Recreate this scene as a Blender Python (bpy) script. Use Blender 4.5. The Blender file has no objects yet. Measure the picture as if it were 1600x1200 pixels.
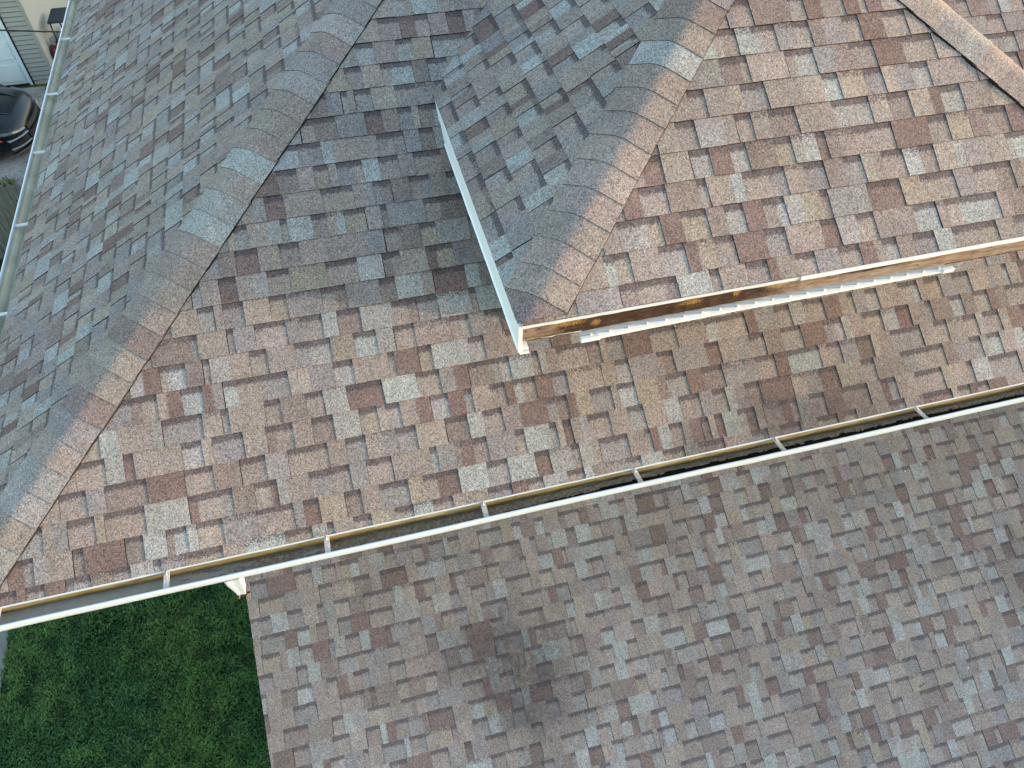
import bpy, bmesh, math, random
from mathutils import Vector, Matrix, Euler
from mathutils import noise as mn_
random.seed(7)
SC = bpy.context.scene
COL = SC.collection
RAD = math.radians

# ------------------------------------------------------------------ camera, sky, sun, exposure
cam_d = bpy.data.cameras.new('camera'); cam = bpy.data.objects.new('camera', cam_d); COL.objects.link(cam)
cam.location = (2.33124, -2.11639, 3.64717)
cam.rotation_euler = (0.6876, -0.01392, -0.25564)
cam_d.sensor_width = 36; cam_d.lens = 1169.076 / 1600 * 36
cam_d.clip_start = 0.05; cam_d.clip_end = 500
SC.camera = cam
SUN_EL = RAD(5.2); SUN_AZ = RAD(-13.5)            # azimuth measured from +X towards +Y
sdir = Vector((math.cos(SUN_EL)*math.cos(SUN_AZ), math.cos(SUN_EL)*math.sin(SUN_AZ), math.sin(SUN_EL)))
w = bpy.data.worlds.new('World'); SC.world = w; w.use_nodes = True
wn = w.node_tree; wn.nodes.clear()
sky = wn.nodes.new('ShaderNodeTexSky'); sky.sky_type = 'NISHITA'; sky.sun_disc = False
sky.sun_elevation = SUN_EL; sky.sun_rotation = math.pi/2 - SUN_AZ
sky.dust_density = 1.2; sky.ozone_density = 1.0
bg = wn.nodes.new('ShaderNodeBackground'); bg.inputs['Strength'].default_value = 0.15
wo = wn.nodes.new('ShaderNodeOutputWorld')
wn.links.new(sky.outputs[0], bg.inputs['Color']); wn.links.new(bg.outputs[0], wo.inputs['Surface'])
sl = bpy.data.lights.new('sun', 'SUN'); sl.energy = 2.0; sl.angle = RAD(0.9); sl.color = (.45, 0.36, 0.29)
so = bpy.data.objects.new('sun', sl); COL.objects.link(so)
so.rotation_euler = sdir.to_track_quat('Z', 'Y').to_euler(); so.location = (20, -6, 10)
SC.view_settings.view_transform = 'Standard'; SC.view_settings.look = 'None'
SC.view_settings.exposure = 3.12; SC.view_settings.gamma = 1.0

# ------------------------------------------------------------------ fitted dimensions
PA = 0.63027                      # roof pitch (rise/run) of the main roof
YC, ZC, XD, XE, PC = 0.0757, 1.2866, 2.9682, 6.50, 0.64551   # upper roof: eave line, left and right corner
ZL, PL, XL = -2.43442, 0.48848, 0.99159                      # low roof
G = -5.5                          # ground level
EXP = 0.143                       # shingle exposure

# ------------------------------------------------------------------ object helpers
def link(o, parent=None):
    COL.objects.link(o)
    if parent: o.parent = parent
    return o
def tag(o, label=None, cat=None, group=None, kind=None):
    if label: o['label'] = label
    if cat: o['category'] = cat
    if group: o['group'] = group
    if kind: o['kind'] = kind
    return o
def empty(name, loc=(0,0,0)):
    o = bpy.data.objects.new(name, None); o.location = loc; o.empty_display_size = 0.2
    return link(o)
def obj(name, bm, mat, parent=None, smooth=False):
    me = bpy.data.meshes.new(name)
    bm.normal_update(); bm.to_mesh(me); bm.free()
    for m in (mat if isinstance(mat, (list, tuple)) else [mat]): me.materials.append(m)
    if smooth:
        for p in me.polygons: p.use_smooth = True
    o = bpy.data.objects.new(name, me)
    link(o, parent)
    if parent: o.matrix_parent_inverse = Matrix.Translation(parent.location).inverted()
    return o
def box(bm, a, b, bevel=0.0, mi=0, M=None):
    x0,y0,z0 = a; x1,y1,z1 = b
    vs = [bm.verts.new(v) for v in ((x0,y0,z0),(x1,y0,z0),(x1,y1,z0),(x0,y1,z0),(x0,y0,z1),(x1,y0,z1),(x1,y1,z1),(x0,y1,z1))]
    fs = [bm.faces.new([vs[i] for i in f]) for f in ((0,3,2,1),(4,5,6,7),(0,1,5,4),(1,2,6,5),(2,3,7,6),(3,0,4,7))]
    for f in fs: f.material_index = mi
    if bevel > 0:
        es = list({e for f in fs for e in f.edges})
        r = bmesh.ops.bevel(bm, geom=es, offset=bevel, segments=2, profile=.5, affect='EDGES')
        vs = list({v for f in r['faces'] for v in f.verts} | {v for v in vs if v.is_valid})
    if M is not None: bmesh.ops.transform(bm, matrix=M, verts=vs)
    return vs
def tube(bm, pts, r, n=8, mi=0, cap=True):
    pts = [Vector(p) for p in pts]; rings = []
    rr = r if isinstance(r, (list, tuple)) else [r]*len(pts)
    for i, p in enumerate(pts):
        t = (pts[min(i+1, len(pts)-1)] - pts[max(i-1, 0)]).normalized()
        up = Vector((0,0,1)) if abs(t.z) < .9 else Vector((1,0,0))
        a = t.cross(up).normalized(); b = t.cross(a)
        rings.append([bm.verts.new(p + (a*math.cos(2*math.pi*k/n) + b*math.sin(2*math.pi*k/n))*rr[i]) for k in range(n)])
    for i in range(len(rings)-1):
        for k in range(n):
            f = bm.faces.new((rings[i][k], rings[i][(k+1)%n], rings[i+1][(k+1)%n], rings[i+1][k])); f.material_index = mi; f.smooth = True
    if cap:
        for rg in (rings[0][::-1], rings[-1]): bm.faces.new(rg).material_index = mi
def extrude_profile(bm, prof, x0, x1, axis='x', closed=False, nseg=1, wob=0.0, seed=0, mi=0):
    """prof: list of (a, z); swept from x0 to x1 along x (a = y) or along y (a = x)"""
    rg = []
    R_ = random.Random(seed)
    for i in range(nseg+1):
        t = x0 + (x1-x0)*i/nseg
        w1, w2 = (R_.uniform(-wob, wob), R_.uniform(-wob, wob))
        rg.append([bm.verts.new((t, a+w1, z+w2) if axis == 'x' else (a+w1, t, z+w2)) for a, z in prof])
    n = len(prof)
    for i in range(nseg):
        for k in range(n if closed else n-1):
            f = bm.faces.new((rg[i][k], rg[i+1][k], rg[i+1][(k+1)%n], rg[i][(k+1)%n])); f.material_index = mi
    if closed:
        bm.faces.new(rg[0][::-1]).material_index = mi; bm.faces.new(rg[-1]).material_index = mi
    return rg

# ------------------------------------------------------------------ materials
class NT:
    def __init__(s, name, rough=.8, spec=.3, metal=0):
        s.m = bpy.data.materials.new(name); s.m.use_nodes = True; s.t = s.m.node_tree
        s.b = s.t.nodes['Principled BSDF']; s.b.inputs['Roughness'].default_value = rough
        s.b.inputs['Specular IOR Level'].default_value = spec; s.b.inputs['Metallic'].default_value = metal
        s._co = None
    def n(s, t, **kw):
        nd = s.t.nodes.new(t)
        for k, v in kw.items():
            if k in nd.inputs: nd.inputs[k].default_value = v
            else: setattr(nd, k, v)
        return nd
    def l(s, a, b): s.t.links.new(a, b)
    def co(s):
        if s._co is None: s._co = s.n('ShaderNodeTexCoord').outputs['Object']
        return s._co
    def noise(s, scale, detail=2, rough=.5, vec=None, dist=0):
        nd = s.n('ShaderNodeTexNoise', Scale=scale, Detail=detail, Roughness=rough, Distortion=dist)
        s.l(vec or s.co(), nd.inputs['Vector']); return nd.outputs['Fac']
    def vor(s, scale, vec=None, out='Color'):
        nd = s.n('ShaderNodeTexVoronoi', Scale=scale); s.l(vec or s.co(), nd.inputs['Vector']); return nd.outputs[out]
    def mapv(s, scale=(1,1,1), rot=(0,0,0), loc=(0,0,0)):
        nd = s.n('ShaderNodeMapping'); s.l(s.co(), nd.inputs[0])
        nd.inputs['Scale'].default_value = scale; nd.inputs['Rotation'].default_value = rot; nd.inputs['Location'].default_value = loc
        return nd.outputs[0]
    def ramp(s, fac, stops, interp='LINEAR'):
        nd = s.n('ShaderNodeValToRGB'); nd.color_ramp.interpolation = interp
        e = nd.color_ramp.elements
        while len(e) < len(stops): e.new(.5)
        for el, (p, c) in zip(e, stops):
            el.position = p; el.color = (c if isinstance(c, tuple) else (c, c, c)) + (1,)
        s.l(fac, nd.inputs[0]); return nd.outputs[0]
    def mix(s, fac, a, b, mode='MIX'):
        nd = s.n('ShaderNodeMix', data_type='RGBA', blend_type=mode)
        for i, v in ((0, fac), (6, a), (7, b)):
            if isinstance(v, (int, float)): nd.inputs[i].default_value = v if i == 0 else (v, v, v, 1)
            elif isinstance(v, tuple): nd.inputs[i].default_value = v + (1,)
            else: s.l(v, nd.inputs[i])
        return nd.outputs[2]
    def math(s, op, a, b=0.0, c=0.0, clamp=False):
        nd = s.n('ShaderNodeMath', operation=op, use_clamp=clamp)
        for i, v in enumerate((a, b, c)):
            if isinstance(v, (int, float)): nd.inputs[i].default_value = v
            else: s.l(v, nd.inputs[i])
        return nd.outputs[0]
    def bump(s, h, strength=.4, dist=.002):
        nd = s.n('ShaderNodeBump', Strength=strength, Distance=dist); s.l(h, nd.inputs['Height']); s.l(nd.outputs[0], s.b.inputs['Normal'])
    def out(s, col):
        if isinstance(col, tuple): s.b.inputs['Base Color'].default_value = col + (1,)
        else: s.l(col, s.b.inputs['Base Color'])
        return s.m

def blob(n, c, r, soft=.4, squash=(1,1,1)):
    """0..1 mask, 1 inside an irregular blob at c (object space)"""
    v = n.n('ShaderNodeVectorMath', operation='SUBTRACT'); n.l(n.co(), v.inputs[0]); v.inputs[1].default_value = c
    v2 = n.n('ShaderNodeVectorMath', operation='MULTIPLY'); n.l(v.outputs[0], v2.inputs[0]); v2.inputs[1].default_value = squash
    ln = n.n('ShaderNodeVectorMath', operation='LENGTH'); n.l(v2.outputs[0], ln.inputs[0])
    d = n.math('DIVIDE', ln.outputs['Value'], r)
    d = n.math('ADD', d, n.math('MULTIPLY', n.math('SUBTRACT', n.noise(6/r*.25, 5, .65), .5), 1.5))
    return n.math('MULTIPLY_ADD', d, -1/soft, (1+soft/2)/soft, clamp=True)

def shingle_material(name, stains=(), lighten=0.0):
    n = NT(name, rough=.93, spec=.15)
    ca = n.n('ShaderNodeVertexColor', layer_name='tint').outputs['Color']
    at = n.n('ShaderNodeAttribute', attribute_name='band').outputs['Fac']
    cell = n.n('ShaderNodeSeparateColor'); n.l(n.vor(190), cell.inputs[0])
    r, g, b = cell.outputs
    fine = n.noise(420, 3, .7)
    # the factory-printed dark strip at the head of each slot, dithered granule by granule
    thr = n.math('ADD', n.math('MULTIPLY', r, .55), n.math('MULTIPLY', n.noise(60, 3, .6), .45))
    band = n.math('MULTIPLY_ADD', n.math('SUBTRACT', at, thr), 6.0, .5, clamp=True)
    base = n.mix(band, ca, n.mix(.2, (.06,.05,.056), ca))
    # granules: per-stone value and hue
    val = n.ramp(g, [(0,.42),(.15,.70),(.5,.98),(.85,1.24),(1,1.65)])
    base = n.mix(1.0, base, val, 'MULTIPLY')
    hue = n.ramp(b, [(0,(1.14,.96,.86)),(.35,(1.0,1.0,1.0)),(.7,(1,1,1)),(1,(.86,1.0,1.12))])
    base = n.mix(1.0, base, hue, 'MULTIPLY')
    base = n.mix(1.0, base, n.ramp(fine, [(.25,.72),(.5,1.0),(.75,1.26)]), 'MULTIPLY')
    # slow weathering
    base = n.mix(1.0, base, n.ramp(n.noise(1.3, 4, .6), [(.3,.86),(.7,1.12)]), 'MULTIPLY')
    base = n.mix(1.0, base, n.ramp(n.noise(9, 5, .7), [(.3,.90),(.7,1.09)]), 'MULTIPLY')
    if lighten: base = n.mix(.07, n.mix(1.0, base, (1+lighten*.72, 1+lighten*.62, 1+lighten*.64), 'MULTIPLY'), (.25,.22,.21))  # evenly lighter, slightly warm tint over the whole slope
    for c, rr, amt, sq in stains:
        mk = n.math('MULTIPLY', blob(n, c, rr, 1.1, sq), n.ramp(n.noise(24, 6, .75), [(.3,.35),(.65,1.0)]))
        base = n.mix(n.math('MULTIPLY', mk, amt), base, (.035,.032,.036))
    n.bump(n.math('ADD', g, n.math('MULTIPLY', fine, .6)), .45, .0022)
    return n.out(base)

LN = math.sqrt(1+PL*PL)
M_SH = shingle_material('shingle_granules', [((4.67,.05,.03), .34, .75, (1,1.9,1)), ((5.3,.05,.03), .25, .5, (1,1.2,1)), ((4.1,.03,.03), .2, .4, (1,1.4,1))])
M_SHL = shingle_material('shingle_granules_low_roof', [((2.93,-.10,-2.48), .46, .74, (1,1,1)), ((3.15,-.42,-2.64), .30, .5, (1,1,1)), ((7.7,-.4,-2.6), .30, .38, (.8,1,1)), ((5.4,-1.5,-3.16), .4, .15, (1,1,1))], lighten=.30)
n = NT('asphalt_edge', .95, .1); M_EDGE = n.out(n.ramp(n.noise(150, 2), [(.3,(.008,.007,.008)),(.7,(.024,.020,.021))]))
def paint(name, c, rough=.45, grime=(.25,.23,.19), amt=.35, sc=6.0, stretch=(1,1,1)):
    n = NT(name, rough, .4)
    f = n.ramp(n.noise(sc, 6, .65, vec=n.mapv(stretch)), [(.45,0.0),(.75,1.0)])
    c2 = n.mix(n.math('MULTIPLY', f, amt), c, grime)
    n.bump(n.noise(60, 3), .15, .001)
    return n.out(c2)
M_WHITE = paint('white_aluminium', (.62,.63,.62), .38, (.42,.40,.36), .35, 5, (1,1,6))
M_LIP = paint('white_gutter_lip', (.46,.51,.56), .35, (.5,.48,.44), .3, 5)
M_FASC = paint('white_fascia_streaked', (.60,.66,.70), .4, (.36,.38,.38), .5, 9, (1,14,3))
# gutter inside: yellow algae high on the back wall, dirty grey floor
n = NT('gutter_inner', .6, .3)
sep = n.n('ShaderNodeSeparateXYZ'); n.l(n.co(), sep.inputs[0])
zf = n.math('MULTIPLY_ADD', n.math('ADD', sep.outputs['Z'], n.math('MULTIPLY', n.noise(14, 4), .05)), 15.0, 1.02, clamp=True)
alg = n.ramp(n.noise(7, 5, .6, vec=n.mapv((.5,1,6))), [(.3,(.27,.19,.06)),(.5,(.38,.28,.11)),(.75,(.48,.40,.22))])
flr = n.mix(n.noise(35, 6, .75), n.ramp(n.noise(3, 4, vec=n.mapv((.6,2,2))), [(.3,(.26,.25,.215)),(.7,(.46,.445,.395))]), (.20,.19,.16))
flr = n.mix(n.math('MULTIPLY', n.ramp(n.vor(240), [(.75,0.0),(.9,1.0)]), .6), flr, (.34,.33,.30))
M_GUT = n.out(n.mix(zf, flr, alg))
n = NT('gutter_inner_clean', .5, .35)
M_GUT2 = n.out(n.ramp(n.noise(5, 5, .6), [(.35,(.36,.34,.24)),(.7,(.54,.50,.39))]))
n = NT('wet_debris', .9, .05)
dcol = n.ramp(n.noise(45, 7, .8), [(.4,(.006,.006,.005)),(.62,(.018,.016,.012)),(.8,(.06,.05,.035))])
n.bump(n.noise(90, 6, .8), .9, .006); M_DEB = n.out(dcol)
n = NT('dry_debris', .95, .1)
dcol = n.ramp(n.noise(60, 7, .8), [(.3,(.05,.04,.028)),(.5,(.21,.17,.12)),(.75,(.42,.36,.28))])
n.bump(n.noise(120, 6, .8), .9, .006); M_DEB2 = n.out(dcol)
def ell_mask(n, c, rx, ry, rz, nz=22, amp=1.2, soft=.7):
    v = n.n('ShaderNodeVectorMath', operation='SUBTRACT'); n.l(n.co(), v.inputs[0]); v.inputs[1].default_value = c
    v2 = n.n('ShaderNodeVectorMath', operation='MULTIPLY'); n.l(v.outputs[0], v2.inputs[0]); v2.inputs[1].default_value = (1/rx, 1/ry, 1/rz)
    ln = n.n('ShaderNodeVectorMath', operation='LENGTH'); n.l(v2.outputs[0], ln.inputs[0])
    d = n.math('ADD', ln.outputs['Value'], n.math('MULTIPLY', n.math('SUBTRACT', n.noise(nz, 6, .8), .5), amp))
    return n.math('MULTIPLY_ADD', d, -1/soft, (1+soft/2)/soft, clamp=True)
# bare fascia board: grey-tan grain, wet brown rot, yellow lichen
n = NT('weathered_board', .85, .2)
gr = n.noise(6, 6, .7, vec=n.mapv((1.2,8,22)), dist=.4)
tan = n.ramp(gr, [(.32,(.05,.028,.018)),(.44,(.14,.092,.064)),(.6,(.215,.175,.140)),(.8,(.33,.28,.235))])
rot = n.ramp(n.noise(7, 6, .75, vec=n.mapv((2.5,6,14)), dist=.6), [(.3,(.010,.005,.004)),(.52,(.032,.016,.010)),(.75,(.10,.055,.036))])
mk = n.math('MAXIMUM', ell_mask(n, (3.68,YC,ZC-.06), .55, .5, .30, 9, .9, .35), ell_mask(n, (4.75,YC,ZC-.03), .26, .5, .035, 9, .9, .4))
c = n.mix(mk, tan, rot)
li = None
for cx, cz, rx in ((3.20,-.05,.05),(3.79,-.055,.035),(4.225,-.045,.04),(3.33,-.075,.015),(4.02,-.05,.012)):
    m_ = ell_mask(n, (cx, YC, ZC+cz), rx*1.4, .2, .016, 160, 4.2, .6); li = m_ if li is None else n.math('MAXIMUM', li, m_)
c = n.mix(n.math('MULTIPLY', li, n.ramp(n.noise(260, 3, .8), [(.42,0.0),(.6,.85)])), c, (.42,.26,.05))
n.bump(gr, .6, .004); M_WOOD = n.out(c)
def siding(name, c, axis_z=.1):
    n = NT(name, .55, .3)
    n.bump(n.noise(30, 3, vec=n.mapv((.2,.2,8))), .1, .001)
    return n.out(n.mix(n.math('MULTIPLY', n.noise(1.5, 4), .3), c, tuple(x*.75 for x in c)))
M_SID = siding('beige_vinyl', (.27,.285,.265)); M_SIDW = siding('pale_vinyl', (.62,.60,.53))
M_LAPSHADE = NT('lap_shade', .9, .1).out((.09,.092,.085))  # dark colour painting the shadow line at each siding lap
M_DOOR = paint('door_white_paint', (.62,.70,.72), .4, (.4,.42,.42), .2, 3)
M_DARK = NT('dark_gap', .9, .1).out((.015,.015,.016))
M_SOF = paint('soffit_white', (.62,.62,.6), .5)
n = NT('grass_blade', .6, .25)
ca = n.n('ShaderNodeVertexColor', layer_name='tint').outputs['Color']; M_GRASS = n.out(ca)
n.b.inputs['Subsurface Weight'].default_value = 0.0
n = NT('lawn_soil', .95, .1); M_LAWN = n.out(n.ramp(n.noise(14, 8, .7), [(.3,(.008,.026,.005)),(.6,(.014,.042,.008)),(.8,(.025,.06,.012))]))
n.bump(n.noise(60, 6, .8), 1.0, .03)
n = NT('far_ground', .95, .1)
g1 = n.ramp(n.noise(1.2, 8, .7), [(.35,(.03,.06,.015)),(.55,(.07,.085,.03)),(.7,(.16,.13,.085))]); n.bump(n.noise(20, 6), 1, .04)
M_GND = n.out(n.mix(n.ramp(n.noise(30, 6, .8), [(.3,0.0),(.8,.5)]), g1, (.02,.03,.01)))
n = NT('driveway_gravel', .9, .2)
c = n.ramp(n.noise(2.2, 8, .7), [(.3,(.17,.165,.155)),(.55,(.28,.27,.25)),(.75,(.38,.34,.29))])
c = n.mix(n.ramp(n.vor(28), [(.2,0.0),(.9,.45)]), c, (.08,.08,.08)); n.bump(n.noise(40, 6, .8), .8, .01)
M_DRV = n.out(n.mix(n.ramp(n.noise(.9, 6, .75), [(.55,0.0),(.68,.85)]), c, (.17,.12,.08)))
n = NT('concrete_path', .9, .2)
M_CONC = n.out(n.mix(n.ramp(n.noise(50, 6, .8), [(.35,0.0),(.8,.6)]), n.ramp(n.noise(3, 5), [(.3,(.13,.13,.125)),(.7,(.24,.235,.22))]), (.06,.055,.05)))
n.bump(n.noise(45, 6, .8), .5, .006)
n = NT('fence_wood', .9, .15)
M_FEN = n.out(n.ramp(n.noise(5, 6, .7, vec=n.mapv((9,9,.8))), [(.3,(.045,.05,.047)),(.55,(.12,.125,.115)),(.8,(.22,.22,.205))])); n.bump(n.noise(6, 5, vec=n.mapv((14,14,1))), .5, .004)
def plain(name, c, rough=.5, spec=.5, metal=0.0, coat=0.0, var=.12, sc=8):
    n = NT(name, rough, spec, metal); n.b.inputs['Coat Weight'].default_value = coat; n.b.inputs['Coat Roughness'].default_value = .05
    return n.out(n.mix(n.math('MULTIPLY', n.noise(sc, 4), 1.0), tuple(x*(1-var) for x in c), tuple(min(1, x*(1+var)) for x in c)))
M_CAR = plain('black_car_paint', (.004,.006,.010), .3, .3, 0, .15)
M_TRIM = plain('black_plastic', (.012,.012,.014), .5, .4)
M_GLASS = plain('tinted_glass', (.01,.013,.016), .08, .6, 0, .5)
M_LAMP = plain('headlamp_lens', (.10,.12,.14), .35, .5, 0, .2)
M_AMB = plain('amber_marker', (.75,.10,.02), .25, .6, 0, .8)
M_RUB = plain('tyre_rubber', (.014,.014,.014), .85, .2)
M_RIM = plain('dark_rim', (.05,.05,.055), .35, .5, .8)
M_SLV = plain('silver_trim', (.26,.28,.30), .35, .5, .3)
M_RED = plain('red_plastic', (.13,.010,.014), .4, .5)
M_NAVY = plain('dark_canopy', (.012,.02,.032), .6, .4)
M_STEEL = plain('hanger_steel', (.50,.47,.43), .45, .5, .2, var=.4, sc=70)
M_CABLE = plain('cable_black', (.012,.014,.016), .6, .3)
M_BARK = plain('bark', (.06,.045,.03), .9, .1, var=.5, sc=30)
n = NT('shrub_leaf', .6, .2); M_LEAF = n.out(n.n('ShaderNodeVertexColor', layer_name='tint').outputs['Color'])
n = NT('litter', .8, .2); M_LIT = n.out(n.ramp(n.noise(60, 4), [(.3,(.05,.022,.012)),(.6,(.16,.075,.04)),(.8,(.5,.45,.42))]))
M_BEIGE = plain('dry_leaf', (.42,.33,.2), .8, .2)
M_WIN = plain('window_glass', (.03,.035,.04), .1, .6)
M_CREAM = plain('pale_chip', (.7,.68,.62), .7, .2)

# ------------------------------------------------------------------ shingled slopes, course by course
PAL = [((.200,.172,.156), 32), ((.184,.158,.146), 30), ((.202,.194,.188), 13), ((.128,.094,.086), 12), ((.152,.125,.116), 12), ((.218,.224,.222), 10), ((.168,.156,.155), 18), ((.202,.174,.146), 5)]
PALW = [p[1] for p in PAL]
def pick(rnd, prev=None, light=1.0):
    c = prev
    while c == prev: c = rnd.choices([p[0] for p in PAL], PALW)[0]
    return c
def jit(rnd, c, a=.07):
    k = 1 + rnd.uniform(-a, a)
    return tuple(max(.01, x*k*(1+rnd.uniform(-.02, .02))) for x in c)
def slope(name, parent, o, u, s, u0, u1, smax, clips, seed, mat=M_SH, exp=EXP, s_off=0.0, label=None, gapd=1.0, ragged=.0010, ov=.004):
    """o: eave origin, u: unit along the eave, s: unit up the slope. clips: [(point, normal)] keep the side the normal points away from"""
    rnd = random.Random(seed)
    o, u, s = Vector(o), Vector(u).normalized(), Vector(s).normalized(); nrm = u.cross(s).normalized()
    if nrm.z < 0: nrm = -nrm
    V, F, C, B, MI = [], [], [], [], []
    def P(a, b, h): V.append(o + u*a + s*b + nrm*h); return len(V)-1
    def quad(pts, cols, bands, mi):
        F.append([P(*p) for p in pts]); C.append(cols); B.append(bands); MI.append(mi)
    ncourse = int(smax/exp)+1
    for k in range(ncourse):
        s0 = k*exp - s_off; s1 = s0 + exp
        
        H0, H1, T = .0092, .0020, .0032
        lift = rnd.uniform(-.0006, .0012)
        def hb(t): return (H0+lift)*(1-t) + H1*t
        a = u0 - rnd.uniform(0, .5); prev = None; nextjoint = a + rnd.uniform(.2, 1.0); drop = 0.0
        last_t = False
        while a < u1:
            tooth = not last_t if rnd.random() < .9 else last_t
            wd = rnd.choices((rnd.uniform(.035,.055), rnd.uniform(.08,.14), rnd.uniform(.14,.22)), (.7,5,2.6) if tooth else (1.2,5.5,1.3*gapd))[0]
            c0 = pick(rnd, prev); c1 = c0; prev = c0
            c0 = jit(rnd, c0)
            b = a + wd
            split = None
            if wd > .10 and rnd.random() < .34:
                c1 = jit(rnd, pick(rnd, prev)); split = a + wd*rnd.uniform(.3, .7)
            else: c1 = c0
            if a > nextjoint:
                drop = rnd.uniform(-.0025, .0025); nextjoint = a + 1.0; a_ = a + .0028
            else: a_ = a
            rg = [rnd.uniform(-ragged, ragged) for _ in range(6)]
            skew = rnd.uniform(-.003, .003) if tooth else 0.0
            dz = T if tooth else 0.0
            e0 = s0 + drop
            hh = lambda t: hb(t) + dz
            cuts = [(a_, c0)]
            if split: cuts += [(split-.006, c0), (split+.006, c1)]
            mid = [a_ + (b-a_)*f for f in (.33, .66)]
            xs = sorted(cuts + [(m, c1 if (split and m > split+.006) else c0) for m in mid if not split or abs(m-split) > .012] + [(b, c1)], key=lambda q: q[0])
            rows = [(0.0, 0), (.5, 0), (1.06, 0)] if tooth else [(0.0, 0), (.60, 0), (.74, .35), (.84, 1.0), (1.06, 1.0)]
            if tooth and rnd.random() < .16: rows = [(0.0, 0), (.66, 0), (.80, .42), (1.06, .62)]
            bj = {x: rnd.uniform(-.03, .03) for x, _ in xs}
            bd = {x: rnd.uniform(-ragged, ragged) for x, _ in xs}
            for (xa, ca_), (xb, cb_) in zip(xs, xs[1:]):
                for (ta, ba), (tb, bb) in zip(rows, rows[1:]):
                    def pt(x, t):
                        jj = bd[x] if t == 0 else (bj[x]*exp if 0 < t < 1 else 0)
                        sx = skew*(1-t) if x in (a_, b) and tooth else 0
                        return (x+sx, e0*(1-t) + (s0+exp)*t + jj if t < 1 else s0+exp*t, hh(min(t, 1)))
                    quad([pt(xa, ta), pt(xb, ta), pt(xb, tb), pt(xa, tb)], [ca_, cb_, cb_, ca_], [ba, ba, bb, bb], 0)
                # butt edge
                pa, pb = (xa + (skew if xa in (a_, b) and tooth else 0), e0+bd[xa]), (xb + (skew if xb in (a_, b) and tooth else 0), e0+bd[xb])
                quad([(pa[0], pa[1], -.003), (pb[0], pb[1], -.003), (pb[0], pb[1], hh(0)), (pa[0], pa[1], hh(0))], [c0]*4, [0]*4, 1)
            if tooth:
                for x, sg in ((a_, 1), (b, -1)):
                    quad([(x+skew, e0, hb(0)-.001), (x+skew, e0, hh(0)), (x, s0+exp*1.06, hh(1)), (x, s0+exp*1.06, hb(1)-.001)], [c0]*4, [0]*4, 1)
            elif a_ > a: quad([(a, e0, -.002), (a_, e0, -.002), (a_, s1, -.002), (a, s1, -.002)], [(.03,.03,.03)]*4, [0]*4, 1)
            a = b; last_t = tooth
            if tooth and rnd.random() < .12: a += .0022      # hairline joint between shingles
    me = bpy.data.meshes.new(name); me.from_pydata([tuple(v) for v in V], [], F)
    ca = me.color_attributes.new('tint', 'FLOAT_COLOR', 'CORNER'); ba = me.attributes.new('band', 'FLOAT', 'CORNER')
    cf, bf = [], []
    for c, b in zip(C, B):
        for i in range(4): cf += [c[i][0], c[i][1], c[i][2], 1.0]; bf.append(b[i])
    me.color_attributes['tint'].data.foreach_set('color', cf); me.attributes['band'].data.foreach_set('value', bf)
    me.polygons.foreach_set('material_index', MI)
    # deck under the shingles
    bm = bmesh.new(); bm.from_mesh(me)
    for h in (-.003, -.022):
        vs = [bm.verts.new(o + u*x + s*y + nrm*h) for x, y in ((u0,-.004),(u1,-.004),(u1,smax),(u0,smax))]
        bm.faces.new(vs).material_index = 1
    # trim raw ends
    for x, sg in ((u0, -1), (u1, 1)):
        bmesh.ops.bisect_plane(bm, geom=bm.verts[:]+bm.edges[:]+bm.faces[:], plane_co=o+u*x, plane_no=u*sg, clear_outer=True, dist=1e-6)
    bmesh.ops.bisect_plane(bm, geom=bm.verts[:]+bm.edges[:]+bm.faces[:], plane_co=o-s*ov, plane_no=-s, clear_outer=True, dist=1e-6)
    er = [P_ for P_ in ((u0, .0), (u1, .0))]
    vs = [bm.verts.new(o + u*x - s*(ov-.0002) + nrm*hh_) for x, hh_ in ((u0,-.004),(u1,-.004),(u1,.0085),(u0,.0085))]
    bm.faces.new(vs).material_index = 1
    bmesh.ops.bisect_plane(bm, geom=bm.verts[:]+bm.edges[:]+bm.faces[:], plane_co=o+s*smax, plane_no=s, clear_outer=True, dist=1e-6)
    for pt_, nn in clips:
        bmesh.ops.bisect_plane(bm, geom=bm.verts[:]+bm.edges[:]+bm.faces[:], plane_co=Vector(pt_), plane_no=Vector(nn), clear_outer=True, dist=1e-6)
    bm.to_mesh(me); bm.free()
    me.materials.append(mat); me.materials.append(M_EDGE)
    ob = bpy.data.objects.new(name, me); link(ob, parent); ob.matrix_parent_inverse = Matrix.Translation(parent.location).inverted()
    if label: ob['label'] = label
    return ob
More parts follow.
